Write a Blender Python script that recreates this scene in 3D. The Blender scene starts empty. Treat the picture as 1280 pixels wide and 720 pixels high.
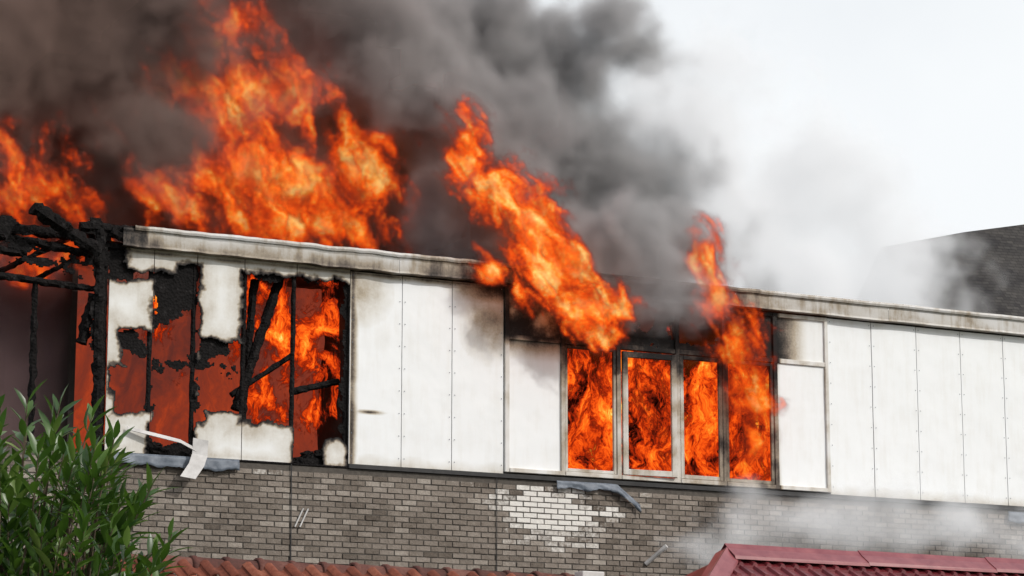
import bpy, bmesh, math, random
from mathutils import Vector, Matrix, noise as mn
random.seed(7)
S = bpy.context.scene
COL = S.collection
# ---------------------------------------------------------------- helpers
def empty(name, loc=(0,0,0)):
    o = bpy.data.objects.new(name, None); o.location = loc; COL.objects.link(o); return o
def mkobj(name, verts, faces, mat=None, parent=None, smooth=False):
    me = bpy.data.meshes.new(name); me.from_pydata([tuple(v) for v in verts], [], faces); me.update()
    if mat: me.materials.append(mat)
    if smooth:
        for p in me.polygons: p.use_smooth = True
    o = bpy.data.objects.new(name, me); COL.objects.link(o)
    if parent: o.parent = parent
    return o
def fattr(o, name, vals):
    a = o.data.attributes.new(name, 'FLOAT', 'POINT'); a.data.foreach_set('value', vals)
def boxvf(x0,x1,y0,y1,z0,z1,V,F):
    b=len(V)
    V += [(x0,y0,z0),(x1,y0,z0),(x1,y1,z0),(x0,y1,z0),(x0,y0,z1),(x1,y0,z1),(x1,y1,z1),(x0,y1,z1)]
    F += [(b,b+3,b+2,b+1),(b+4,b+5,b+6,b+7),(b,b+1,b+5,b+4),(b+1,b+2,b+6,b+5),(b+2,b+3,b+7,b+6),(b+3,b,b+4,b+7)]
def box(name,x0,x1,y0,y1,z0,z1,mat,parent=None,bevel=0):
    V=[];F=[];boxvf(x0,x1,y0,y1,z0,z1,V,F)
    o=mkobj(name,V,F,mat,parent)
    if bevel:
        m=o.modifiers.new('b','BEVEL');m.width=bevel;m.segments=2
    return o
def fb(x,y,z=0.0,o=4):
    return mn.fractal(Vector((x,y,z)),1.0,2.0,o)
def clamp(v,a=0.0,b=1.0): return max(a,min(b,v))

# expression helper that works for shader and geometry node trees
class E:
    def __init__(s,nt,sock): s.nt=nt; s.s=sock
    def _m(s,op,*a,cl=False):
        n=s.nt.nodes.new('ShaderNodeMath'); n.operation=op; n.use_clamp=cl
        for i,v in enumerate((s,)+a):
            if isinstance(v,E): s.nt.links.new(v.s,n.inputs[i])
            else: n.inputs[i].default_value=v
        return E(s.nt,n.outputs[0])
    def __add__(s,o): return s._m('ADD',o)
    __radd__=__add__
    def __mul__(s,o): return s._m('MULTIPLY',o)
    __rmul__=__mul__
    def __sub__(s,o): return s._m('SUBTRACT',o)
    def __rsub__(s,o): return (s*-1.0)+o
    def __truediv__(s,o): return s._m('DIVIDE',o)
    def __pow__(s,o): return s._m('POWER',o)
    def mx(s,o): return s._m('MAXIMUM',o)
    def mi(s,o): return s._m('MINIMUM',o)
    def smx(s,o,k): return s._m('SMOOTH_MAX',o,k)
    def abs(s): return s._m('ABSOLUTE')
    def cl(s): return (s+0.0)._m('ADD',0.0,cl=True)
def vmath(nt,op,a,b=None):
    n=nt.nodes.new('ShaderNodeVectorMath'); n.operation=op
    for i,v in enumerate((a,b)):
        if v is None: continue
        if isinstance(v,(tuple,list)): n.inputs[i].default_value=v
        else: nt.links.new(v,n.inputs[i])
    return n.outputs['Value'] if op=='LENGTH' else n.outputs['Vector']
def nnoise(nt,vec,scale,detail=3,rough=.5,dist=0,color=False,typ=None):
    n=nt.nodes.new('ShaderNodeTexNoise')
    if typ: n.noise_type=typ
    nt.links.new(vec,n.inputs['Vector']); n.inputs['Scale'].default_value=scale
    n.inputs['Detail'].default_value=detail; n.inputs['Roughness'].default_value=rough
    n.inputs['Distortion'].default_value=dist
    return n.outputs[1] if color else E(nt,n.outputs[0])
def ell(nt,p,lst,k=0.25):
    r=None
    for (cx,cy,cz,rx,ry,rz) in lst:
        v=vmath(nt,'SUBTRACT',p,(cx,cy,cz)); v=vmath(nt,'DIVIDE',v,(rx,ry,rz))
        e=1.0-E(nt,vmath(nt,'LENGTH',v))
        r=e if r is None else r.smx(e,k)
    return r
def warp(nt,p,scale,amt,detail=2,off=(.5,.5,.5)):
    c=nnoise(nt,p,scale,detail,.5,color=True)
    c=vmath(nt,'SUBTRACT',c,off); c=vmath(nt,'MULTIPLY',c,(amt,amt,amt))
    return vmath(nt,'ADD',p,c)

def gn_volume(name,mn_,mx_,vox,build,mat,parent=None):
    vol=bpy.data.volumes.new(name); o=bpy.data.objects.new(name,vol); COL.objects.link(o)
    vol.materials.append(mat)
    nt=bpy.data.node_groups.new(name+'_gn','GeometryNodeTree')
    nt.interface.new_socket('Geometry',in_out='INPUT',socket_type='NodeSocketGeometry')
    nt.interface.new_socket('Geometry',in_out='OUTPUT',socket_type='NodeSocketGeometry')
    out=nt.nodes.new('NodeGroupOutput'); vc=nt.nodes.new('GeometryNodeVolumeCube')
    vc.inputs['Min'].default_value=mn_; vc.inputs['Max'].default_value=mx_
    for i,ax in enumerate('XYZ'):
        vc.inputs['Resolution '+ax].default_value=max(4,int((mx_[i]-mn_[i])/vox))
    pos=nt.nodes.new('GeometryNodeInputPosition').outputs[0]
    sx=nt.nodes.new('ShaderNodeSeparateXYZ'); nt.links.new(pos,sx.inputs[0])
    X_,Y_,Z_=[E(nt,sx.outputs[i]) for i in range(3)]
    d=build(nt,pos,X_,Y_,Z_)
    # fade to nothing at the domain faces
    f=((X_-mn_[0]).mi(mx_[0]-X_)).mi((Y_-mn_[1]).mi(mx_[1]-Y_)).mi(mx_[2]-Z_)
    d=(d*(f*5.0).cl()-.02).mx(0.0)
    nt.links.new(d.s,vc.inputs['Density'])
    sm=nt.nodes.new('GeometryNodeSetMaterial'); sm.inputs['Material'].default_value=mat
    nt.links.new(vc.outputs[0],sm.inputs[0]); nt.links.new(sm.outputs[0],out.inputs[0])
    md=o.modifiers.new('field','NODES'); md.node_group=nt
    if parent: o.parent=parent
    return o

# ---------------------------------------------------------------- materials
def newmat(name):
    m=bpy.data.materials.new(name); m.use_nodes=True; nt=m.node_tree
    return m,nt,nt.nodes['Principled BSDF']
def ramp(nt,fac,stops,interp='LINEAR'):
    r=nt.nodes.new('ShaderNodeValToRGB'); r.color_ramp.interpolation=interp
    el=r.color_ramp.elements
    el[0].position=stops[0][0]; el[0].color=(*stops[0][1],1)
    el[1].position=stops[-1][0]; el[1].color=(*stops[-1][1],1)
    for p,c in stops[1:-1]:
        e=el.new(p); e.color=(*c,1)
    nt.links.new(fac.s if isinstance(fac,E) else fac,r.inputs[0])
    return r.outputs[0]
def wpos(nt):
    return nt.nodes.new('ShaderNodeNewGeometry').outputs['Position']
def attr(nt,name):
    a=nt.nodes.new('ShaderNodeAttribute'); a.attribute_name=name; return E(nt,a.outputs['Fac'])
def bump(nt,b,h,strength=.3,dist=.01):
    n=nt.nodes.new('ShaderNodeBump'); n.inputs['Strength'].default_value=strength; n.inputs['Distance'].default_value=dist
    nt.links.new(h.s if isinstance(h,E) else h,n.inputs['Height']); nt.links.new(n.outputs[0],b.inputs['Normal'])

def sooty(name,base,rough=.45,grime=.25,metal=0.0):
    m,nt,b=newmat(name); p=wpos(nt)
    s=attr(nt,'soot')
    n1=nnoise(nt,p,2.2,5,.6); st=vmath(nt,'MULTIPLY',p,(7,7,.9)); n2=nnoise(nt,st,1.5,4,.6); n3=nnoise(nt,p,30,4,.7)
    g=((n1-.45)*.9+(n2-.5)*.8).mx(0.0)*grime
    s2=(s+(n1-.5)*s*1.2+(n3-.5)*s*.6+g).cl()
    d=tuple(c for c in base)
    col=ramp(nt,s2,[(0,d),(.16,(d[0]*.84,d[1]*.81,d[2]*.76)),(.4,(d[0]*.5,d[1]*.42,d[2]*.32)),(.65,(.1,.08,.065)),(.85,(.025,.022,.02)),(1,(.01,.009,.009))])
    nt.links.new(col,b.inputs['Base Color'])
    r=(s2*.4+rough).cl(); nt.links.new(r.s,b.inputs['Roughness']); b.inputs['Metallic'].default_value=metal
    b.inputs['Specular IOR Level'].default_value=.3
    bump(nt,b,n3*(s2+.1)+n1*.3,.35,.01)
    return m
M_panel=sooty('facade_panel_paint',(.77,.79,.80),.5,.2)
M_frame=sooty('window_frame_paint',(.66,.66,.65),.45,.5)
M_fascia=sooty('fascia_metal',(.56,.56,.56),.4,.9)
def char_mat():
    m,nt,b=newmat('charred_wood'); p=wpos(nt)
    v=nt.nodes.new('ShaderNodeTexVoronoi'); v.inputs['Scale'].default_value=26; nt.links.new(p,v.inputs['Vector'])
    n=nnoise(nt,p,9,5,.65)
    nt.links.new(ramp(nt,n,[(0,(.003,.003,.003)),(.55,(.007,.006,.006)),(.68,(.022,.02,.02)),(.85,(.08,.077,.075))]),b.inputs['Base Color'])
    b.inputs['Roughness'].default_value=.85; b.inputs['Specular IOR Level'].default_value=.15
    bump(nt,b,E(nt,v.outputs['Distance'])+n*.5,.7,.02); return m
M_char=char_mat()
def simple(name,c1,c2,scale=4,rough=.7,bs=.2,spec=.3):
    m,nt,b=newmat(name); p=wpos(nt); n=nnoise(nt,p,scale,6,.65)
    nt.links.new(ramp(nt,n,[(.25,c1),(.75,c2)]),b.inputs['Base Color']); b.inputs['Roughness'].default_value=rough
    b.inputs['Specular IOR Level'].default_value=spec
    bump(nt,b,n,bs,.02); return m
M_dark=simple('sooty_interior',(.01,.009,.008),(.035,.028,.024),3,.9)
M_mortar=simple('mortar',(.055,.048,.042),(.11,.098,.085),14,.95,.4)
M_lead=simple('lead_flashing',(.07,.085,.11),(.2,.23,.27),6,.5,.3)
M_wmetal=simple('pale_trim_metal',(.35,.34,.33),(.62,.61,.6),5,.4,.2)
M_roofing=simple('roof_bitumen',(.03,.03,.03),(.06,.06,.06),5,.9)
M_ground=simple('ground_grass',(.04,.06,.02),(.09,.10,.05),.7,.95)
# brick
m,nt,b=newmat('brick'); M_brick=m; p=wpos(nt)
w=attr(nt,'white'); t=attr(nt,'tone'); n=nnoise(nt,p,18,5,.7); n0=nnoise(nt,p,1.1,4,.6); nb=nnoise(nt,p,70,3,.6)
base=ramp(nt,(t*.7+(n-.5)*.7+(n0-.5)*1.0+(nb-.5)*.4+.15),[(0,(.085,.07,.057)),(.35,(.165,.14,.117)),(.7,(.24,.208,.178)),(1,(.35,.315,.275))])
mix=nt.nodes.new('ShaderNodeMix'); mix.data_type='RGBA'
nt.links.new(((w+(n-.5)*1.3)*1.8-.4).cl().s,mix.inputs[0]); nt.links.new(base,mix.inputs[6]); mix.inputs[7].default_value=(.68,.66,.62,1)
nt.links.new(mix.outputs[2],b.inputs['Base Color']); b.inputs['Roughness'].default_value=.9; b.inputs['Specular IOR Level'].default_value=.2
bump(nt,b,n+nb*.5,.7,.018)

# fire: glowing gas, colour by flame density
FSTOPS=[(0,(.035,.006,.003)),(.16,(.10,.008,.003)),(.32,(.42,.025,.003)),(.5,(.88,.085,.006)),(.68,(1.0,.20,.014)),(.84,(1.0,.40,.04)),(1,(1.0,.72,.2))]
GSTOPS=[(0,(.09,.022,.013)),(.15,(.15,.018,.007)),(.30,(.42,.03,.004)),(.46,(.85,.08,.006)),(.66,(1.0,.17,.012)),(.82,(1.0,.38,.04)),(1,(1.0,.82,.28))]  # lowest stops glow brown-red, standing in for firelit smoke around the flames
def fire_mat(name,sig=14.0,stops=None,gain=1.0,rate=3.0):
    m=bpy.data.materials.new(name); m.use_nodes=True; nt=m.node_tree; nt.nodes.clear()
    m.cycles.volume_step_rate=rate
    out=nt.nodes.new('ShaderNodeOutputMaterial')
    vi=nt.nodes.new('ShaderNodeVolumeInfo'); d=E(nt,vi.outputs['Density'])
    c=ramp(nt,d,stops or GSTOPS)
    sg=(d*2.2).mi(1.0)*sig
    em=nt.nodes.new('ShaderNodeEmission'); nt.links.new(c,em.inputs[0]); nt.links.new((sg*gain).s,em.inputs[1])
    ab=nt.nodes.new('ShaderNodeVolumeAbsorption'); ab.inputs[0].default_value=(0,0,0,1); nt.links.new(sg.s,ab.inputs[1])
    ad=nt.nodes.new('ShaderNodeAddShader'); nt.links.new(em.outputs[0],ad.inputs[0]); nt.links.new(ab.outputs[0],ad.inputs[1])
    nt.links.new(ad.outputs[0],out.inputs['Volume']); return m
M_fire=fire_mat('flame_gas',6.5,None,1.22)
M_fire_p=fire_mat('plume_flame_gas',8.0,None,1.35)
M_fire_thin=fire_mat('thin_flame_gas',5.5,None,1.2)
def smoke_mat(name,colfn,sig,aniso=-.1,glow=0.0,rate=5.0):
    m=bpy.data.materials.new(name); m.use_nodes=True; nt=m.node_tree; nt.nodes.clear()
    m.cycles.volume_step_rate=rate
    out=nt.nodes.new('ShaderNodeOutputMaterial')
    vi=nt.nodes.new('ShaderNodeVolumeInfo'); d=E(nt,vi.outputs['Density'])*sig
    c=colfn(nt)
    sc=nt.nodes.new('ShaderNodeVolumeScatter'); sc.inputs['Anisotropy'].default_value=aniso
    ab=nt.nodes.new('ShaderNodeVolumeAbsorption')
    for n_ in (sc,ab):
        if isinstance(c,tuple): n_.inputs[0].default_value=(*c,1)
        else: nt.links.new(c,n_.inputs[0])
        nt.links.new(d.s,n_.inputs['Density'])
    ad=nt.nodes.new('ShaderNodeAddShader'); nt.links.new(sc.outputs[0],ad.inputs[0]); nt.links.new(ab.outputs[0],ad.inputs[1])
    r=ad
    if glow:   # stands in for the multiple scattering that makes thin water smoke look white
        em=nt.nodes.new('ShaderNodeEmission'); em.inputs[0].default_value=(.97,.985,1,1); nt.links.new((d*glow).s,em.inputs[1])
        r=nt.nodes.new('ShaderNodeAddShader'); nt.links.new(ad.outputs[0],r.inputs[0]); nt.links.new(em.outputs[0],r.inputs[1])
    nt.links.new(r.outputs[0],out.inputs['Volume']); return m
def smoke_col(nt):
    p=wpos(nt); sx=nt.nodes.new('ShaderNodeSeparateXYZ'); nt.links.new(p,sx.inputs[0])
    x=E(nt,sx.outputs[0])
    t=((x+6.5)*.1).cl()
    return ramp(nt,t,[(0,(.37,.25,.21)),(.3,(.39,.29,.26)),(.48,(.69,.62,.60)),(.8,(.74,.72,.72)),(1,(.9,.9,.9))])
M_smoke=smoke_mat('dark_smoke',smoke_col,4.4,-.25,0,4.5)
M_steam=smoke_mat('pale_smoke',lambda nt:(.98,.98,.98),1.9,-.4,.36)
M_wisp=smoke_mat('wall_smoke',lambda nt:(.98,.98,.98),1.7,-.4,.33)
# flame and glowing haze sheets (thin luminous veils inside the rooms)
def veil_mat(name,off,hb=0.0,stops=None,con=2.6,rd=1.0,al=5.0):
    m=bpy.data.materials.new(name); m.use_nodes=True; nt=m.node_tree; nt.nodes.clear()
    out=nt.nodes.new('ShaderNodeOutputMaterial'); p=vmath(nt,'ADD',wpos(nt),off)
    pw=warp(nt,p,1.6,.55,4)
    q=vmath(nt,'MULTIPLY',pw,(1,1,.55))
    n=nnoise(nt,q,1.7,7,.62,.8); f=nnoise(nt,q,5.0,6,.6,1.6); g=nnoise(nt,q,11,5,.6,1.2)
    rid=(1.0-((f-.5)*6.0).abs()).mx(0.0)*rd; rid2=(1.0-((g-.5)*6.0).abs()).mx(0.0)*rd
    h=attr(nt,'flame_strength')
    hot=((n-.5)*con+rid*.28+rid2*.12+h-.02+hb)
    col=ramp(nt,hot.cl(),stops or FSTOPS)
    em=nt.nodes.new('ShaderNodeEmission'); nt.links.new(col,em.inputs[0]); em.inputs[1].default_value=1.1
    tp=nt.nodes.new('ShaderNodeBsdfTransparent'); mx=nt.nodes.new('ShaderNodeMixShader')
    nt.links.new(((hot-.02)*al).cl().s,mx.inputs[0]); nt.links.new(tp.outputs[0],mx.inputs[1]); nt.links.new(em.outputs[0],mx.inputs[2])
    nt.links.new(mx.outputs[0],out.inputs['Surface']); return m
M_veil=veil_mat('flame_veil',(0,0,0),0,None,3.4); M_veil2=veil_mat('flame_veil_back',(5,3,9),.0)
M_veil3=veil_mat('dull_red_veil',(2,7,4),0,[(0,(.05,.020,.018)),(.35,(.12,.026,.018)),(.65,(.24,.034,.015)),(.85,(.42,.05,.013)),(1,(.7,.09,.012))],1.4,.25,9.0)  # emissive sheet standing in for dull red smoke haze behind the left openings

# ---------------------------------------------------------------- building
B=empty('burning_building')
# --- brick wall (real bricks on a mortar bed)
V=[];F=[];W=[];T=[]
bh,bl,gap=.062,.203,.014
z=0.0; r=0
while z+bh<6.06:
    x=-11.0-(r%2)*(bl+gap)*.5
    while x<13:
        dy=random.uniform(-.006,.006); dz=random.uniform(-.003,.003)
        boxvf(x+random.uniform(-.002,.004),x+bl+random.uniform(-.006,.002),-.014+dy,.05,z+dz,z+bh+dz+random.uniform(-.003,.001),V,F)
        cx=x+.1; cz=z+.03
        e=1.25-math.hypot((cx-.62)/.85,(cz-5.62)/.42)+fb(cx*2.1,cz*4,2)*.6
        e2=.75-math.hypot((cx+.22)/.30,(cz-5.78)/.18)+fb(cx*4,cz*5,9)*.5
        e3=.12-abs(cz-6.0)/.12+fb(cx*1.2,3.3,5)*.9 if cx<4 else -1
        w_=clamp(max(e*2.0,e2*2,e3*.8)+random.uniform(-.4,.12))
        W+= [w_]*8
        tn=clamp(random.gauss(.5,.24)); T+=[tn]*8
        x+=bl+gap
    z+=bh+gap; r+=1
o=mkobj('brickwork',V,F,M_brick,B); fattr(o,'white',W); fattr(o,'tone',T)
box('mortar_bed',-11,13.2,-.004,.3,0,6.07,M_mortar,B)
# --- interior shell (fire-gutted)
box('floor_slab',-11,13,.3,9,5.8,6.07,M_dark,B)
box('back_wall',-11,13,8.8,9.1,0,8.85,M_dark,B)
box('gable_wall',12.9,13.2,.05,8.8,0,8.85,M_dark,B)
box('partition_wall',-2.3,-2.2,.12,8.8,6.07,8.86,M_dark,B)
box('partition_wall_2',5.3,5.4,.12,8.8,6.07,8.86,M_dark,B)
box('partition_wall_3',-6.1,-6.02,.9,8.8,6.07,8.86,M_dark,B)
box('mid_wall',-11,13,4.0,4.1,6.07,8.86,M_dark,B)
box('roof_slab',-4.4,13.2,.0,9.1,8.88,9.0,M_roofing,B)
# --- facade panels
def sdbox(x,z,b): return min(x-b[0],b[1]-x,z-b[2],b[3]-z)
HOLES=[(-5.76,-5.2,6.62,7.25),(-5.70,-5.2,7.2,7.72),(-5.9,-5.66,8.36,8.9),(-5.9,-4.95,8.40,8.50),
       (-5.26,-4.64,6.12,8.44),(-4.95,-4.64,8.3,8.64),
       (-4.62,-3.95,6.72,7.66),(-4.02,-2.44,6.62,8.62),(-3.27,-2.44,6.05,8.4),(-5.3,-4.7,6.0,6.5)]
def hole(x,z):
    h=max(sdbox(x,z,b) for b in HOLES)
    h=max(h, .11-math.hypot(x+4.62,(z-6.75)*.6), .08-math.hypot(x+5.8,(z-7.0)*.5))
    h=h+fb(x*4,z*4,1)*.07+fb(x*15,z*15,4)*.02
    c=.2-math.hypot((x+2.66),(z-6.26)*.95)+fb(x*6,z*6,7)*.05
    return min(h,-c)
def scorch(x,z):
    s=0
    s=max(s,.75-abs(x+2.43)/.10*.75 if x>-2.45 else 0)
    s=max(s,1.0-math.hypot((x+.2)/.9,(z-8.75)/.38))
    s=max(s,.5-math.hypot((x+.3)/.6,(z-8.3)/.7)*.5)
    s=max(s,.9-math.hypot((x-4.5)/.55,(z-8.7)/.5)*.9)
    s=max(s,.55-abs(z-8.76)/.12 if x<5 else .25-abs(z-8.76)/.1)
    s=max(s,.8-math.hypot((x+2.15)/.3,(z-6.86)/.04)*.9)
    s=max(s,.5-math.hypot((x+2.3)/.5,(z-8.5)/.5)*.5)
    s=max(s,.22-abs(z-6.14)/.2*.3)
    return clamp(s+fb(x*3,z*3,3)*.1*(1 if s>0 else 0))
def sheet(name,x0,x1,z0,z1,y,thick,cell,holef,sootf,mat):
    nx=max(1,int(round((x1-x0)/cell))); nz=max(1,int(round((z1-z0)/cell)))
    V=[];F=[];So=[]
    for j in range(nz+1):
        for i in range(nx+1):
            x=x0+(x1-x0)*i/nx; z_=z0+(z1-z0)*j/nz
            V.append((x,y+fb(x*1.3,z_*1.3,y)*.006,z_)); So.append(clamp(sootf(x,z_)))
    used=set()
    for j in range(nz):
        for i in range(nx):
            xc=x0+(x1-x0)*(i+.5)/nx; zc=z0+(z1-z0)*(j+.5)/nz
            if holef and holef(xc,zc)>0: continue
            a=j*(nx+1)+i; f=(a,a+1,a+nx+2,a+nx+1); F.append(f); used.update(f)
    idx={v:i for i,v in enumerate(sorted(used))}
    V=[V[v] for v in sorted(used)]; So=[So[v] for v in sorted(used)]; F=[tuple(idx[v] for v in f) for f in F]
    o=mkobj(name,V,F,mat,B); fattr(o,'soot',So)
    m_=o.modifiers.new('s','SOLIDIFY'); m_.thickness=thick; m_.offset=-1
    return o
def burn_soot(x,z):
    h=hole(x,z); return max(clamp(1.0+h/.05*.6) if h>-.10 else 0, scorch(x,z), .35-abs(z-8.8)/.1, clamp(.30+h*.6))
G=.006
for (a,b_) in [(-5.88,-5.27),(-5.27,-4.67),(-4.67,-4.0),(-4.0,-3.25),(-3.25,-2.47)]:
    sheet('burnt_panel',a+G,b_-G,6.10,8.86,0,.02,.0125,hole,burn_soot,M_panel)
edges=[-2.47,-1.69,-.93,-.13]
redges=[5.27,6.06,6.88,7.70,8.51,9.32,10.13,10.94,11.75,12.56]
SC=[[],[]]
def screws(x,zs):
    for zz in zs:
        b0=len(SC[0])
        SC[0].extend([(x+.008*math.cos(k*math.pi/3),-.010,zz+.008*math.sin(k*math.pi/3)) for k in range(6)]); SC[1].append(tuple(range(b0,b0+6)))
for es,c in ((edges,.02),(redges,.04)):
    for a,b_ in zip(es[:-1],es[1:]):
        off=random.uniform(-.003,.004)
        sheet('facade_panel',a+G,b_-G,6.14,8.78,off,.02,c,None,scorch,M_panel)
        zs=[6.25+.31*k for k in range(9)]
        for xx in (a+.04,b_-.04): screws(xx,zs)
mkobj('panel_screws',SC[0],SC[1],M_lead,B)
box('facade_backing',-2.47,-.13,.03,.1,6.07,8.87,M_dark,B); box('facade_backing_2',5.27,13,.03,.1,6.07,8.87,M_dark,B)
box('facade_sill_backing',-.13,5.27,.005,.12,6.07,6.175,M_dark,B)
def lining_hole(x,z):
    keep=max(sdbox(x,z,(-5.8,-5.3,7.36,7.72)),sdbox(x,z,(-4.64,-4.1,7.36,7.8)),sdbox(x,z,(-5.3,-4.0,7.2,7.46)), .05-abs(x+5.24), .045-abs(x+4.64), sdbox(x,z,(-5.25,-4.6,7.9,8.8)),sdbox(x,z,(-5.9,-5.5,8.3,9.0)),
             sdbox(x,z,(-4.1,-2.4,8.58,9.0)), sdbox(x,z,(-2.6,-2.4,6,8.9)), sdbox(x,z,(-3.3,-2.4,5.9,6.22)),sdbox(x,z,(-5.3,-4.5,5.9,6.28)))
    return -(keep-.05+fb(x*3.2,z*3.2,12)*.17+fb(x*11,z*11,2)*.05)
sheet('charred_lining',-5.9,-2.4,6.07,8.87,.06,.02,.016,lining_hole,lambda x,z:1.0,M_char)
def eave_hole(x,z):
    keep=max(.11-abs(z-8.93-.03*math.sin(x*3))+.0, .09-abs(z-8.55-(x+6)*.05), .10-abs(x+6.05)*1.0 if z>7.4 else -1, .07-math.hypot(x+6.15,(z-7.75)*.5), .16-math.hypot((x+7.0)*.5,z-8.68), .12-math.hypot((x+6.4)*.6,z-8.4))
    return -(keep-.06+fb(x*3.5,z*3.5,31)*.13+fb(x*12,z*12,5)*.04)
sheet('charred_eave_remains',-9.4,-5.88,7.2,9.15,-.03,.03,.018,eave_hole,lambda x,z:1.0,M_char)
def timber(name,p0,p1,w,mat=M_char,seed=0,rough=.35,parent=B):
    p0=Vector(p0);p1=Vector(p1);d=p1-p0;L=d.length;d.normalize()
    up=Vector((0,1,0)) if abs(d.y)<.9 else Vector((0,0,1))
    a=d.cross(up).normalized(); c=d.cross(a).normalized()
    n=max(3,int(L/.035));V=[];F=[];k=8
    for i in range(n+1):
        q=p0+d*L*i/n
        for j in range(k):
            an=2*math.pi*(j+.5)/k
            cx,cy=math.cos(an),math.sin(an); mxx=max(abs(cx),abs(cy)); cx/=mxx; cy/=mxx
            rr=w*.5*(1+rough*fb(q.x*9+j*1.7,q.z*9+seed,q.y*9+j))
            V.append(q+a*cx*rr+c*cy*rr)
    for i in range(n):
        for j in range(k):
            F.append((i*k+j,i*k+(j+1)%k,(i+1)*k+(j+1)%k,(i+1)*k+j))
    F.append(tuple(range(k))); F.append(tuple(range(n*k,n*k+k)))
    return mkobj(name,V,F,mat,parent)
for i,x in enumerate([-5.92,-5.28,-4.68,-3.99,-3.27,-2.5]):
    timber('charred_stud',(x,.08,6.08),(x+random.uniform(-.03,.03),.08,8.88),.06 if i else .11,seed=i,rough=.25)
timber('charred_beam',(-5.95,.1,8.82),(-2.4,.1,8.82),.14,seed=3)
timber('charred_sill_beam',(-5.95,.12,6.14),(-2.4,.12,6.14),.10,seed=5)
timber('fallen_beam',(-3.35,.3,8.75),(-4.0,.25,6.8),.12,seed=8)
timber('fallen_beam',(-4.05,.3,7.0),(-3.2,.25,7.6),.07,seed=9)
timber('fallen_beam',(-2.5,.3,7.3),(-3.2,.3,7.1),.09,seed=10)
timber('fallen_beam',(-3.9,.35,6.2),(-3.75,.3,8.6),.10,seed=12)
for i,(p0,p1,w) in enumerate([((-6.0,-.05,6.05),(-6.02,-.02,9.02),.12),((-6.80,.2,6.05),(-6.82,.15,8.3),.08),
    ((-9.5,.1,8.42),(-5.95,.1,8.22),.08),((-7.03,-.35,9.13),(-6.08,-.15,8.68),.17),((-9.0,.2,9.0),(-5.9,.2,8.93),.12),
    ((-7.9,.4,8.95),(-6.0,.0,8.65),.10),((-7.6,.6,8.2),(-6.3,.3,8.95),.07),
    ((-6.75,.5,8.35),(-6.1,.3,8.75),.06),((-9,.0,8.62),(-7.0,.0,8.60),.10),((-6.3,.0,9.02),(-5.5,.0,9.03),.12),((-5.9,-.05,8.98),(-5.6,-.05,8.86),.12),
    ((-9.0,.6,7.0),(-7.0,.9,8.9),.10),((-6.05,.1,8.15),(-6.2,.1,7.5),.13)]):
    timber('charred_timber',p0,p1,w,seed=20+i,rough=.6)
V=[];F=[]
def lump(c,r,sq=.7,seed=0):
    bm=bmesh.new(); bmesh.ops.create_icosphere(bm,subdivisions=3,radius=1)
    b0=len(V)
    for v in bm.verts:
        k=1+.55*fb(v.co.x*1.8+seed,v.co.y*1.8,v.co.z*1.8); V.append((c[0]+v.co.x*r*k,c[1]+v.co.y*r*k*.7,c[2]+v.co.z*r*k*sq))
    F.extend([tuple(b0+v.index for v in f.verts) for f in bm.faces]); bm.free()
for i in range(34):
    x=random.choice([random.uniform(-5.25,-4.5),random.uniform(-3.3,-2.6),random.uniform(-5.7,-2.6)])
    lump((x,random.uniform(.08,.4),6.12+random.uniform(0,.16)),random.uniform(.04,.12),.6,i)
mkobj('burnt_debris',V,F,M_char,B)
# --- roof fascia
def fascia(name,y,z0,z1,th,x0,x1,sf,cell=.05):
    nx=int((x1-x0)/cell);V=[];F=[];So=[]
    prof=[(y+th,z1),(y,z1),(y-.012,z1-.03),(y,z1-.06),(y,z0+.03),(y-.01,z0),(y+th,z0)]
    for i in range(nx+1):
        x=x0+(x1-x0)*i/nx
        wob=fb(x*.8,0,z0)*.012+ (fb(x*3,4,1)*.015 if x<4.2 else 0)
        for (yy,zz) in prof:
            V.append((x,yy+wob*.6,zz+wob)); So.append(clamp(sf(x,zz)))
    k=len(prof)
    for i in range(nx):
        for j in range(k-1): F.append((i*k+j,(i+1)*k+j,(i+1)*k+j+1,i*k+j+1))
    o=mkobj(name,V,F,M_fascia,B); fattr(o,'soot',So); return o
def fs(x,z):
    s=.14+.3*clamp((8.95-z)/.1)*(1 if x<-1 else .25)
    if x<-5.4: s=max(s,.9-(x+5.9)*.8)
    s=max(s,clamp(1.15-abs(x-1.4)/2.6*.75) if -1.6<x<4.8 else 0)
    return s+fb(x*1.5,z*4,2)*.22
def joint(x0,x1): fascia('roof_fascia',-.13,8.80,9.04,.14,x0,x1,fs)
for a,b_ in [(-5.75,-1.8),(-1.795,.9),(.905,3.6),(3.605,6.3),(6.305,9.0),(9.005,13.2)]: joint(a,b_)
fascia('fascia_drip_edge',-.16,9.035,9.075,.2,-5.6,13.2,lambda x,z:fs(x,9.04)*.7,.05)
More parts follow.
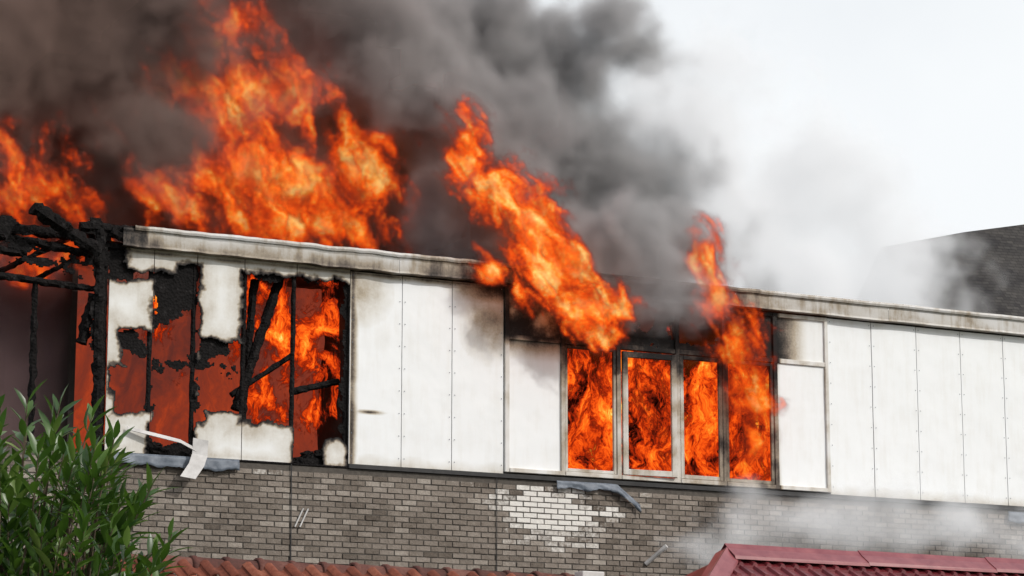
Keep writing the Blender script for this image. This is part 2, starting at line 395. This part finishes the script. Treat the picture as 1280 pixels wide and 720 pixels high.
# --- window band
def member(name,x0,x1,z0,z1,y0,y1,sf,mat=None):
    o=box(name,x0,x1,y0,y1,z0,z1,mat or M_frame,B)
    bm=bmesh.new(); bm.from_mesh(o.data)
    L=max(x1-x0,z1-z0)
    bmesh.ops.bevel(bm,geom=bm.edges[:],offset=.006,segments=1,affect='EDGES')
    ax=0 if (x1-x0)>(z1-z0) else 2; lo=x0 if ax==0 else z0
    n=int(L/.06)
    for i in range(1,n):
        co=[0,0,0]; co[ax]=lo+L*i/n; no=[0,0,0]; no[ax]=1
        bmesh.ops.bisect_plane(bm,geom=bm.verts[:]+bm.edges[:]+bm.faces[:],plane_co=co,plane_no=no)
    bm.to_mesh(o.data); bm.free()
    fattr(o,'soot',[clamp(sf(v.co.x,v.co.z)) for v in o.data.vertices]); return o
def ws(x,z):
    s=.10
    if .75<x<4.4: s=.25+.75*clamp((z-7.4)/.75)
    if 3.3<x<4.5: s+=.25
    if x<.75: s=.1+.9*clamp((z-7.9)/.25)
    if 4.4<x: s=.12+.35*clamp((z-8.2)/.5)*clamp((5-x))
    return s+fb(x*4,z*3,1)*.25
for x,w in [(-.09,.07),(.79,.06),(1.69,.07),(2.66,.07),(3.44,.05),(4.33,.07),(5.23,.06)]:
    member('window_mullion',x-w/2,x+w/2,6.16,8.78,-.035,.06,ws)
segs=[(-.055,.76),(.82,1.655),(1.725,2.625),(2.695,3.415),(3.465,4.295),(4.365,5.2)]
for a,b_ in segs:
    member('window_head_rail',a,b_,8.03,8.10,-.03,.055,ws)
    member('window_sill_rail',a,b_,6.16,6.22,-.045,.055,ws)
    member('window_top_rail',a,b_,8.72,8.78,-.03,.055,ws)
def sash(a,b_,z0,z1,w,y,tilt=0):
    P=[('sash_stile',a,a+w,z0,z1),('sash_stile',b_-w,b_,z0,z1),('sash_rail',a+w,b_-w,z0,z0+w),('sash_rail',a+w,b_-w,z1-w,z1)]
    for n_,x0,x1,c,d in P:
        o=member(n_,x0,x1,c,d,y,y+.045,ws)
        if tilt:
            o.matrix_local=Matrix.Translation((a,y,0))@Matrix.Rotation(tilt,4,'Z')@Matrix.Translation((-a,-y,0))
sash(.825,1.65,6.225,8.025,.045,-.02)
sash(1.74,2.60,6.225,8.0,.085,-.055,-.06)
sash(2.70,3.41,6.225,8.02,.06,-.03)
sash(3.47,4.29,6.225,8.02,.05,-.02)
def up_s(x,z):
    if x<4.3: return 1.0
    return clamp(.95-(x-4.33)/.5*.8)+.05
def uphole(x,z): return .02+fb(x*2.2,z*2.2,8)*.5+ (0.22 if .9<x<4.2 else -.1)-.32
sheet('window_top_panel',-.055,.76,8.10,8.72,.0,.02,.03,uphole,lambda x,z:clamp(.75+fb(x*3,z*3)*.5),M_panel)
for a,b_ in segs[1:5]: sheet('window_top_panel',a,b_,8.10,8.72,.0,.02,.02,uphole,lambda x,z:1.0,M_panel)
sheet('window_top_panel',4.365,5.2,8.10,8.72,.0,.02,.03,None,up_s,M_panel)
sheet('infill_panel',-.055,.76,6.22,8.03,.0,.02,.03,None,lambda x,z:clamp((z-7.75)/.35)*.8,M_panel)
sheet('infill_panel',4.365,5.2,6.22,8.03,.0,.02,.03,None,lambda x,z:clamp(.45-(x-4.36)/.15)*.6,M_panel)
def strip(name,pts,wv,mat,th=.006,parent=B):
    V=[];F=[]
    for p in pts:
        p=Vector(p); V.append(p); V.append(p+Vector(wv))
    for i in range(len(pts)-1): F.append((2*i,2*i+1,2*i+3,2*i+2))
    o=mkobj(name,V,F,mat,parent); m_=o.modifiers.new('s','SOLIDIFY'); m_.thickness=th; return o
box('base_drip_rail',-2.47,13,-.04,.004,6.075,6.135,M_roofing,B,.004)
box('base_batten',-5.95,-2.48,-.02,.04,6.075,6.10,M_char,B,.004)
def flashing(name,x0,x1,z0,z1,mat,amp=.03,seed=0,y=-.06,hang=None):
    n=int((x1-x0)/.03);V=[];F=[]
    for i in range(n+1):
        x=x0+(x1-x0)*i/n; dr=(hang(i/n) if hang else 0)
        for j in range(5):
            t_=j/4; V.append((x,y-.02*t_+fb(x*6,t_*2,seed)*amp*(.3+t_),z1+(z0-z1)*t_*(1+.3*fb(x*4,0,seed+2))-dr))
    for i in range(n):
        for j in range(4): F.append((i*5+j,(i+1)*5+j,(i+1)*5+j+1,i*5+j+1))
    o=mkobj(name,V,F,mat,B,True); m_=o.modifiers.new('s','SOLIDIFY'); m_.thickness=.004; return o
flashing('lead_flashing',-5.92,-4.05,5.94,6.09,M_lead,.03,1)
flashing('lead_flashing',.66,2.0,5.97,6.08,M_lead,.05,4,-.07,lambda t:.28*max(0,t-.72)/.28)
flashing('lead_flashing',8.45,9.4,5.88,6.04,M_lead,.03,6)
strip('hanging_trim',[(-4.72,-.12,6.33),(-4.74,-.15,6.12),(-4.80,-.2,5.98),(-4.93,-.24,5.80)],(.20,-.03,-.03),M_wmetal,.012)
strip('hanging_trim',[(-5.6,-.05,6.44),(-5.2,-.1,6.36),(-4.9,-.13,6.30),(-4.6,-.14,6.16)],(.0,-.03,-.05),M_wmetal,.008)
timber('wall_stub_pipe',(2.1,-.03,4.98),(2.3,-.28,5.22),.06,M_wmetal,1,.05)
timber('wall_cable',(-3.28,-.03,4.0),(-3.30,-.03,6.08),.014,M_roofing,1,.2)
timber('wall_cable',(-.25,-.03,4.0),(-.25,-.03,6.08),.010,M_roofing,2,.2)
for x in (-3.05,-3.12): timber('wall_bracket',(x,-.03,5.5),(x-.12,-.04,5.25),.02,M_wmetal,3,.1)

# ---------------------------------------------------------------- fire
FL=empty('flames')
def flame(off,lst,k=.2,G=1.5,A=4.5,bias=0.0,wa=.9,ws_=1.1,stretch=(1,1,.6),sc=1.6,fine=4.5,heat=0.0,shear=.35,left_dim=0.0,con=3.0,zhot=None):
    def build(nt,p,x,y,z):
        # tongues lean: shear noise space so streaks run up and to the left
        cx=nt.nodes.new('ShaderNodeCombineXYZ'); nt.links.new((x+z*shear).s,cx.inputs[0]); nt.links.new(y.s,cx.inputs[1]); nt.links.new(z.s,cx.inputs[2])
        ps=vmath(nt,'ADD',cx.outputs[0],off)
        c=nnoise(nt,ps,ws_,4,.6,color=True); c=vmath(nt,'SUBTRACT',c,(.5,.5,.5)); c=vmath(nt,'MULTIPLY',c,(wa,wa,wa))
        e=ell(nt,vmath(nt,'ADD',p,c),lst,k)
        q=vmath(nt,'MULTIPLY',vmath(nt,'ADD',ps,c),stretch)
        n=nnoise(nt,q,sc,6,.66,.5)
        n2=nnoise(nt,q,fine*.55,6,.62,1.2)
        f=nnoise(nt,q,fine,5,.6,1.4)
        rid=(1.0-((f-.5)*6.0).abs()).mx(0.0)
        env=((e*G+(n-.5)*A+bias)*1.1).cl()
        hot=(.44+heat+rid*.24+(n2-.5)*con+e.mx(0.0)*.45).mx(.10)
        if zhot: hot=hot+(zhot[0]-z)*zhot[1]
        if left_dim: hot=(hot-((z-10.7)*.18).mx(0.0)*left_dim-((-5.0-x)*.3).mx(0.0).mi(.42)*left_dim).mx(.08)
        return (env*hot).mi(1.0).mx(0.0)
    return build
A=[(-3.7,.8,11.2,1.2,.6,.85),(-3.2,.7,10.1,1.3,.6,.7),(-2.0,.7,10.4,.8,.5,.7),(-4.1,.8,12.3,.65,.5,.8),(-4.8,.8,11.35,.6,.5,.4),
   (-3.1,.5,9.5,1.6,.5,.45),(-6.7,.8,9.6,1.0,.5,.55),(-7.4,.9,10.0,.9,.5,.6),(-4.6,.7,9.9,.7,.5,.5),(-6.5,1.0,8.75,.7,.6,.5)]
gn_volume('roof_fire',(-8.6,-.3,8.4),(-.8,1.8,13.7),.045,flame((3,1,7),A,G=1.3,A=7.2,bias=-.06,left_dim=1.0,heat=0,stretch=(1.1,1.1,.55),sc=1.8,fine=5.5,con=4.6),M_fire,FL)
Bp=[(.95,-.45,8.5,.72,.4,.42),(.45,-.45,8.98,.64,.38,.6),(.15,-.4,9.6,.52,.36,.75),(-.35,-.35,10.1,.50,.33,.5),(-.85,-.3,10.6,.40,.3,.6),
    (1.3,-.3,8.1,.45,.25,.22),(-.6,-.35,8.95,.30,.22,.24)]
gn_volume('window_plume_fire',(-1.9,-1.1,7.5),(2.7,.3,11.7),.035,flame((11,4,2),Bp,k=.35,G=1.5,A=5.6,bias=.0,wa=.6,ws_=1.7,stretch=(1,1,.6),sc=2.8,fine=7,heat=.04,shear=.6,con=4.4,zhot=(9.5,.13)),M_fire_p,FL)
Cp=[(2.95,-.35,9.4,.30,.25,.6),(3.15,-.4,8.75,.42,.3,.6),(3.45,-.4,8.2,.55,.3,.5),(3.7,-.35,7.5,.42,.28,.6),(3.8,-.25,6.8,.32,.22,.4)]
gn_volume('window_plume_fire_2',(2.2,-1.0,6.2),(4.7,.2,10.2),.035,flame((1,9,5),Cp,k=.3,G=1.3,A=6.2,bias=-.08,wa=.5,ws_=1.8,stretch=(1,1,.5),sc=3.2,fine=7.5,heat=-.13,shear=.4,con=4.2),M_fire_thin,FL)
def veil(name,x0,x1,z0,z1,y,mat,heat,seed):
    nx=int((x1-x0)/.05); nz=int((z1-z0)/.05); V=[];F=[];H_=[]
    for j in range(nz+1):
        for i in range(nx+1):
            x=x0+(x1-x0)*i/nx; z_=z0+(z1-z0)*j/nz
            V.append((x,y+fb(x*1.2,z_*.8,seed)*.3,z_)); H_.append(heat(x,z_)+fb(x*.9,z_*.7,seed+3)*.15)
    for j in range(nz):
        for i in range(nx):
            a=j*(nx+1)+i; F.append((a,a+1,a+nx+2,a+nx+1))
    o=mkobj(name,V,F,mat,FL,True); fattr(o,'flame_strength',H_)
def h1(x,z): return .10-.5*clamp((z-7.9)/.4)+.08*clamp((7.2-z)/1)
veil('room_flames_and_haze',.3,5.2,6.1,8.8,.55,M_veil,h1,2); veil('room_flames_and_haze',.3,5.25,6.1,8.8,1.3,M_veil2,lambda x,z:.08-.5*clamp((z-8)/.4),5)
def h2(x,z):
    # the sheet stands .75 m inside, so hot zones sit a little right of their openings
    s=-.8
    s=max(s,.36-.45*math.hypot((x+2.75)/.9,(z-7.9)/.8)); s=max(s,.34-.55*math.hypot((x+2.55)/.5,(z-6.95)/.5))
    s=max(s,.28-.6*math.hypot((x+4.95)/.38,(z-8.2)/.5)); s=max(s,.22-.5*math.hypot((x+3.4)/.35,(z-7.2)/.7))
    return s
veil('room_flames_and_haze',-5.98,-2.3,6.1,8.8,.75,M_veil,h2,8); veil('room_flames_and_haze',-5.98,-2.3,6.1,8.8,1.5,M_veil3,lambda x,z:.50,11)

# ---------------------------------------------------------------- smoke
def smoke_build(nt,p,x,y,z):
    pw=warp(nt,p,.55,1.5,3)
    sx=nt.nodes.new('ShaderNodeSeparateXYZ'); nt.links.new(pw,sx.inputs[0])
    X,Y,Z=[E(nt,sx.outputs[i]) for i in range(3)]
    zz=(Z-9.2)
    right=(4.8-zz*zz*.09-X)*.55
    front=(Y-1.1)*1.0
    back=(4.2-Y)*1.0
    s=right.mi(front).mi(back).mi(1.3)
    blobs=ell(nt,pw,[(2.2,-.15,8.75,1.6,.55,.55),(1.8,.0,9.5,1.3,.7,.8),(-.6,.6,9.8,1.0,.8,.9),(-.7,.7,11.5,1.6,.8,1.4),(3.0,.3,9.6,.8,.7,.8),
                     (-6.3,.2,12.0,2.1,.9,1.5),(-5.4,.1,10.5,.7,.6,.9),(-7.7,.1,11.3,1.2,.8,1.0),(-2.1,.3,12.0,1.1,.7,1.2),(-3.3,.2,12.9,1.3,.6,.6),(-5.2,.0,11.2,.5,.4,.7)],.3)*1.7
    s=s.smx(blobs,.3)
    q=vmath(nt,'ADD',pw,(3,5,1))
    n=nnoise(nt,q,.8,6,.62); n2=nnoise(nt,p,2.6,4,.6)
    d=((s*1.2+(n-.5)*5.2+(n2-.5)*1.4+.18)*.95).cl()
    # thin brown veil drifting over the flames at the left
    veilm=((Y+.6)*2.0).mi((.3-Y)*3.0).cl()*((-2.2-X)*.5).cl()*((Z-9.2)*.8).cl()
    n3=nnoise(nt,q,1.3,5,.62)
    return d*d*(.45+(n-.3).mx(0.0)*1.8)+veilm*((n3-.44)*4.0).cl()*.55
gn_volume('smoke_plume',(-9.0,-1.1,8.3),(7.0,4.4,13.9),.085,smoke_build,M_smoke)
def steam_build(nt,p,x,y,z):
    pw=warp(nt,p,.6,1.3,3)
    e=ell(nt,pw,[(5.9,1.6,9.6,1.7,1.3,1.2),(7.8,1.8,9.9,1.4,1.3,1.35),(4.6,1.6,10.6,1.4,1.3,1.5),(4.0,1.8,12.0,1.6,1.3,1.5),(6.3,1.8,11.4,1.6,1.2,1.2)],.4)
    n=nnoise(nt,vmath(nt,'ADD',pw,(9,1,4)),.9,6,.62); n2=nnoise(nt,pw,2.2,5,.62)
    d=(e*1.0+(n-.5)*2.8+(n2-.5)*1.6+.17-((x-8.6)*.4).mx(0.0)).cl()
    return d*d*1.4
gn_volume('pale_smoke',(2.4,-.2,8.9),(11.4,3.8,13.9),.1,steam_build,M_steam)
def wisp_build(nt,p,x,y,z):
    pw=warp(nt,p,1.0,.8,3)
    e=ell(nt,pw,[(4.6,-.6,5.65,1.7,.5,.5),(6.8,-.6,5.7,1.8,.5,.55),(2.9,-.6,5.2,.9,.4,.3),(8.6,-.6,5.5,1.2,.5,.45)],.3)
    n=nnoise(nt,pw,1.6,5,.6)
    return ((e*.9+(n-.5)*2.4+.08).cl())*1.0
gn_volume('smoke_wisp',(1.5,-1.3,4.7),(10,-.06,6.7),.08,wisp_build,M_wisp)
M_haze=smoke_mat('reddish_smoke',lambda nt:(.66,.44,.44),2.5,-.1)
def room_build(nt,p,x,y,z):
    n=nnoise(nt,p,1.1,5,.6)
    return ((n-.2)*1.6).cl()*.8
gn_volume('room_smoke',(-9.0,.7,6.1),(-6.1,3.0,8.9),.14,room_build,M_haze)

# ---------------------------------------------------------------- neighbouring roofs
def tile_mat(name,c1,c2,c3):
    m,nt,b=newmat(name); p=wpos(nt)
    g=nt.nodes.new('ShaderNodeNewGeometry'); rnd=E(nt,g.outputs['Random Per Island'])
    n=nnoise(nt,p,7,6,.7); n2=nnoise(nt,p,40,3,.6)
    f=(rnd*.5+(n-.5)*1.3+(n2-.5)*.5+.25).cl()
    nt.links.new(ramp(nt,f,[(0,c1),(.5,c2),(1,c3)]),b.inputs['Base Color']); b.inputs['Roughness'].default_value=.8
    b.inputs['Specular IOR Level'].default_value=.25
    bump(nt,b,n2+n,.4,.01); return m
M_tile=tile_mat('clay_tile',(.07,.022,.014),(.17,.048,.028),(.27,.10,.06))
M_ridge=tile_mat('ridge_tile',(.04,.022,.018),(.10,.038,.03),(.18,.085,.065))
H=empty('tiled_house')
V=[];F=[]
tw,cl_=.24,.33; slope=math.radians(32)
for r in range(14):
    for t_ in range(58):
        x0=-13.5+t_*tw; s0=r*cl_
        jit=random.uniform(-.006,.006)
        b0=len(V); nn=7
        for e,(s_,h_) in enumerate([(s0-.02,.0),(s0+cl_+.03,.045),(s0+cl_+.03,.02)]):
            for i in range(nn):
                u=i/(nn-1); hh=.045*math.sin(u*2*math.pi)*(1) + .03+h_+jit
                y=-6.12-s_*math.cos(slope)-hh*math.sin(slope)*1; z_=4.09-s_*math.sin(slope)+hh*math.cos(slope)
                V.append((x0+u*tw*1.06,y,z_))
        for e in range(2):
            for i in range(nn-1):
                a=b0+e*nn+i; F.append((a,a+nn,a+nn+1,a+1))
mkobj('tiles',V,F,M_tile,H,True)
V=[];F=[]
x=-13.5
while x<.5:
    L=.40; b0=len(V); k=9; r0=.125; 
    jz=random.uniform(-.008,.008)
    secs=[(0,.0),(.0,.022),(.05,.026),(.07,.012),(L*.5,.004),(L,-.008)]
    for (dx,dr) in secs:
        for i in range(k):
            an=math.pi*i/(k-1); rr=r0+dr
            V.append((x+dx,-6.0-math.cos(an)*rr*1.05,4.065+jz+math.sin(an)*rr*1.0))
    for e in range(len(secs)-1):
        for i in range(k-1):
            a=b0+e*k+i; F.append((a,a+1,a+k+1,a+k))
    x+=.37
mkobj('ridge_tiles',V,F,M_ridge,H,True)
mkobj('house_walls',[(-13.3,-9.6,0),(.2,-9.6,0),(.2,-2.6,0),(-13.3,-2.6,0),(-13.3,-9.6,1.8),(.2,-9.6,1.8),(.2,-2.6,1.8),(-13.3,-2.6,1.8),(-13.3,-6,3.95),(.2,-6,3.95)],
   [(0,1,5,4),(2,3,7,6),(1,2,6,9,5),(3,0,4,8,7),(4,5,9,8),(6,7,8,9)],M_mortar,H)
box('roof_vent_pipe',-2.3,-2.02,-6.3,-6.1,3.9,4.21,M_wmetal,H,.01)
# red metal roof
m,nt,b=newmat('red_painted_metal'); M_red=m; p=wpos(nt); n=nnoise(nt,p,3,6,.65); n2=nnoise(nt,p,60,2,.5)
nt.links.new(ramp(nt,(n+(n2-.5)*.2),[(.3,(.08,.010,.014)),(.6,(.15,.02,.025)),(.8,(.24,.07,.07))]),b.inputs['Base Color']); b.inputs['Roughness'].default_value=.38
bump(nt,b,n,.1,.01)
m,nt,b=newmat('red_ridge_cap_paint'); M_redcap=m; p=wpos(nt); n=nnoise(nt,p,5,6,.7)
nt.links.new(ramp(nt,n,[(.3,(.17,.035,.045)),(.7,(.28,.085,.09))]),b.inputs['Base Color']); b.inputs['Roughness'].default_value=.35
R=empty('red_metal_roof_shed')
rx0,rx1,ry,rz=-.2,11,-6.0,4.50; drop,run=1.35,2.3
V=[];F=[]
per=.19; prof=[(0,0),(.075,0),(.095,.035),(.135,.035),(.155,0)]
xs_=[];x=rx0-2.2
while x<rx1+2:
    for px_,h_ in prof: xs_.append((x+px_,h_))
    x+=per
rows=9
for (x,h_) in xs_:
    s0=0 if x>=rx0 else (rx0-x)/2.2
    for j in range(rows*2):
        cr=j//2; tt=(cr + (j%2))/rows; stp=.03*(1 if j%2 else 0)
        tt=max(tt,s0)
        V.append((x,ry-run*tt-.02,rz-.02-drop*tt+h_+stp))
nr=rows*2
for i in range(len(xs_)-1):
    for j in range(nr-1):
        a=i*nr+j; F.append((a,a+1,a+nr+1,a+nr))
mkobj('front_roof_sheet',V,F,M_red,R)
mkobj('hip_roof_sheet',[(rx0,ry,rz),(rx0-2.2,ry-run,rz-drop),(rx0-2.2,ry+run,rz-drop)],[(0,2,1)],M_red,R)
mkobj('rear_roof_sheet',[(rx0,ry,rz),(rx0-2.2,ry+run,rz-drop),(rx1,ry+run,rz-drop),(rx1,ry,rz)],[(0,3,2,1)],M_red,R)
def cap(name,p0,p1,wv1,wv2,up=.05):
    p0=Vector(p0);p1=Vector(p1);n=int((p1-p0).length/1.9)+1;V=[];F=[]
    for i in range(n):
        for t_ in (0,1):
            q=p0.lerp(p1,(i+t_)/n); s=.012*(1-t_)
            for c in (Vector(wv1),Vector(wv1)*.92+Vector((0,0,.03)),Vector(wv1)*.3+Vector((0,0,.045)),Vector((0,0,.07)),Vector(wv2)*.3+Vector((0,0,.045)),Vector(wv2)*.92+Vector((0,0,.03)),Vector(wv2)):
                V.append(q+c+Vector((0,0,up+s)))
    k=7; m_=len(V)//k
    for i in range(m_-1):
        for j in range(k-1): F.append((i*k+j,i*k+j+1,(i+1)*k+j+1,(i+1)*k+j))
    o=mkobj(name,V,F,M_redcap,R); md=o.modifiers.new('s','SOLIDIFY'); md.thickness=.006; return o
cap('ridge_cap',(rx0-.05,ry,rz),(rx1,ry,rz),(0,-.24,-.13),(0,.24,-.13))
cap('hip_cap',(rx0,ry,rz),(rx0-2.2,ry-run,rz-drop),(.17,-.05,-.04),(-.12,.12,-.06),.04)
box('shed_walls',rx0-2.0,rx1,ry-run+.15,ry+run-.15,0,rz-drop-.02,M_mortar,R)
# distant slate roof house
m,nt,b=newmat('slate'); M_slate=m; p=wpos(nt)
bt=nt.nodes.new('ShaderNodeTexBrick'); mp=nt.nodes.new('ShaderNodeMapping'); mp.inputs['Rotation'].default_value=(math.radians(90),0,0)
nt.links.new(p,mp.inputs[0]); nt.links.new(mp.outputs[0],bt.inputs['Vector']); bt.inputs['Scale'].default_value=3.2
bt.inputs['Color1'].default_value=(.03,.028,.03,1); bt.inputs['Color2'].default_value=(.075,.07,.066,1); bt.inputs['Mortar'].default_value=(.01,.01,.01,1)
n=nnoise(nt,p,1.2,6,.7)
mx_=nt.nodes.new('ShaderNodeMix'); mx_.data_type='RGBA'; mx_.inputs[0].default_value=.45; nt.links.new(bt.outputs[0],mx_.inputs[6]); nt.links.new(ramp(nt,n,[(.3,(.015,.015,.017)),(.7,(.09,.083,.075))]),mx_.inputs[7])
nt.links.new(mx_.outputs[2],b.inputs['Base Color']); b.inputs['Roughness'].default_value=.85; b.inputs['Specular IOR Level'].default_value=.15; bump(nt,b,bt.outputs['Fac'],.4,.03)
D=empty('slate_roof_house')
rp=[(15.4,13,13.35),(17.6,13,13.9),(20.5,13,14.5),(28,13,16.1)]
V=[];F=[]
for q in rp: V.append(q); V.append((q[0]-.3,8.5,8.8)); V.append((q[0]+.3,18,8.8))
for i in range(len(rp)-1):
    a=i*3; F+= [(a,a+1,a+4,a+3),(a,a+3,a+5,a+2)]
F.append((0,2,1))
mkobj('slate_roof',V,F,M_slate,D)
box('house_walls',15.4,27.5,9.0,17.5,0,8.85,M_mortar,D)

# ---------------------------------------------------------------- ground
mkobj('ground',[(-600,-600,0),(600,-600,0),(600,600,0),(-600,600,0)],[(0,1,2,3)],M_ground)

# ---------------------------------------------------------------- laurel shrub
m,nt,b=newmat('laurel_leaf'); M_leaf=m
g=nt.nodes.new('ShaderNodeNewGeometry'); rnd=E(nt,g.outputs['Random Per Island']); n=nnoise(nt,g.outputs['Position'],2.5,3,.5)
nt.links.new(ramp(nt,(rnd*.8+(n-.5)+.12).cl(),[(0,(.010,.032,.007)),(.4,(.028,.07,.012)),(.75,(.07,.135,.023)),(1,(.17,.23,.06))]),b.inputs['Base Color'])
b.inputs['Roughness'].default_value=.36; b.inputs['Specular IOR Level'].default_value=.5
tr=nt.nodes.new('ShaderNodeBsdfTranslucent'); tr.inputs[0].default_value=(.14,.30,.03,1); mxs=nt.nodes.new('ShaderNodeMixShader'); mxs.inputs[0].default_value=.2
nt.links.new(b.outputs[0],mxs.inputs[1]); nt.links.new(tr.outputs[0],mxs.inputs[2]); nt.links.new(mxs.outputs[0],nt.nodes['Material Output'].inputs[0])
M_bark=simple('bark',(.05,.04,.025),(.12,.09,.06),20,.9)
T_=empty('laurel_shrub')
V=[];F=[]
def leaf(p,d,L,wd):
    d=d.normalized(); side=d.cross(Vector((random.gauss(0,.3),random.gauss(0,.3),1))).normalized(); up=side.cross(d).normalized()
    b0=len(V)
    pr=[(0,.0),(.2,.6),(.45,1),(.75,.72),(1,0)]
    bend=random.uniform(.1,.35)
    for (t,w_) in pr:
        c=p+d*L*t-up*bend*L*t*t
        V.append(c+side*w_*wd*.5+up*w_*wd*.16); V.append(c); V.append(c-side*w_*wd*.5+up*w_*wd*.16)
    for i in range(4):
        a=b0+i*3; F.append((a,a+1,a+4,a+3)); F.append((a+1,a+2,a+5,a+4))
bc=Vector((-12.33,-18.40,0)); twigs=[]
for i in range(350):
    while True:
        q=Vector((random.uniform(-1,1),random.uniform(-1,1),random.uniform(-1,1)))
        if .25<q.length<1: break
    tip=bc+Vector((q.x*.94,q.y*.94,2.7+q.z*1.12))
    if random.random()<.3: tip.z+=random.uniform(0,.3)
    hd=math.hypot(q.x,q.y)
    tip.z=min(tip.z,4.08-.62*hd**1.4+random.uniform(-.3,.25))
    out=Vector((q.x*.5,q.y*.5,random.uniform(.6,1.4))).normalized()
    st=tip-out*random.uniform(.3,.5); twigs.append((st,tip))
    nl=random.randint(10,15)
    for k in range(nl):
        t=.15+.85*k/nl; pos=st.lerp(tip,t); an=k*2.4+random.uniform(-.3,.3)
        a=out.orthogonal().normalized(); c=out.cross(a)
        rd=(a*math.cos(an)+c*math.sin(an)); dd=rd*(1.0-.5*t)+out*(.45+.9*t)
        leaf(pos,dd,random.uniform(.12,.20),random.uniform(.034,.050))
mkobj('leaves',V,F,M_leaf,T_,True)
V2=[];F2=[]
def tube(p0,p1,r0,r1):
    d=(p1-p0).normalized();a=d.orthogonal().normalized();c=d.cross(a);b0=len(V2)
    for q,r in ((p0,r0),(p1,r1)):
        for j in range(5): V2.append(q+(a*math.cos(j*1.2566)+c*math.sin(j*1.2566))*r)
    for j in range(5): F2.append((b0+j,b0+(j+1)%5,b0+5+(j+1)%5,b0+5+j))
hubs=[bc+Vector((random.uniform(-.4,.4),random.uniform(-.4,.4),random.uniform(1.6,2.6))) for _ in range(14)]
for h in hubs:
    mid=bc+Vector((0,0,.9)); tube(bc+(h-bc)*.02,mid.lerp(h,.3),.05,.035); tube(mid.lerp(h,.3),h,.035,.02)
for s,t in twigs:
    h=min(hubs,key=lambda h:(h-s).length); tube(h,s,.012,.006); tube(s,t,.006,.003)
mkobj('branches',V2,F2,M_bark,T_)

# ---------------------------------------------------------------- light
sd=Vector((.42,-.72,.62)).normalized()   # towards the sun
sun=bpy.data.lights.new('sun','SUN'); sun.energy=2.3; sun.angle=math.radians(.6); sun.color=(1,.97,.93)
so=bpy.data.objects.new('sun',sun); COL.objects.link(so); so.rotation_euler=(-sd).to_track_quat('-Z','Y').to_euler(); so.location=(10,-20,30)
w=bpy.data.worlds.new('World'); S.world=w; w.use_nodes=True; nt=w.node_tree
bg=nt.nodes['Background']; sky=nt.nodes.new('ShaderNodeTexSky'); sky.sky_type='NISHITA'; sky.sun_disc=False
sky.sun_elevation=math.asin(sd.z); sky.sun_rotation=math.atan2(sd.x,sd.y); sky.dust_density=6; sky.air_density=1.0; sky.ozone_density=1
# bright high haze over the lower sky, thinner toward the zenith, with soft uneven cloud
tc=nt.nodes.new('ShaderNodeTexCoord'); sx=nt.nodes.new('ShaderNodeSeparateXYZ'); nt.links.new(tc.outputs['Generated'],sx.inputs[0])
zc=E(nt,sx.outputs[2]); nz=nnoise(nt,tc.outputs['Generated'],3.5,5,.55)
hz=(1.22-zc.abs()*.9+(nz-.5)*.5).cl()*.98
mx=nt.nodes.new('ShaderNodeMix'); mx.data_type='RGBA'; nt.links.new(hz.s,mx.inputs[0]); nt.links.new(sky.outputs[0],mx.inputs[6]); mx.inputs[7].default_value=(6.8,7.0,7.15,1)
nt.links.new(mx.outputs[2],bg.inputs[0]); bg.inputs[1].default_value=.14

# ---------------------------------------------------------------- camera
cam=bpy.data.cameras.new('camera'); cam.sensor_width=36; cam.lens=91.83; cam.clip_end=3000
co=bpy.data.objects.new('camera',cam); COL.objects.link(co)
pch=math.radians(11.26); h=Vector((.4513,.8924,0)).normalized()
fw=Vector((h.x*math.cos(pch),h.y*math.cos(pch),math.sin(pch)))
co.location=(-16.25,-32.13,1.6); co.rotation_euler=fw.to_track_quat('-Z','Y').to_euler()
S.camera=co
S.view_settings.view_transform='Standard'; S.view_settings.look='None'; S.view_settings.exposure=0
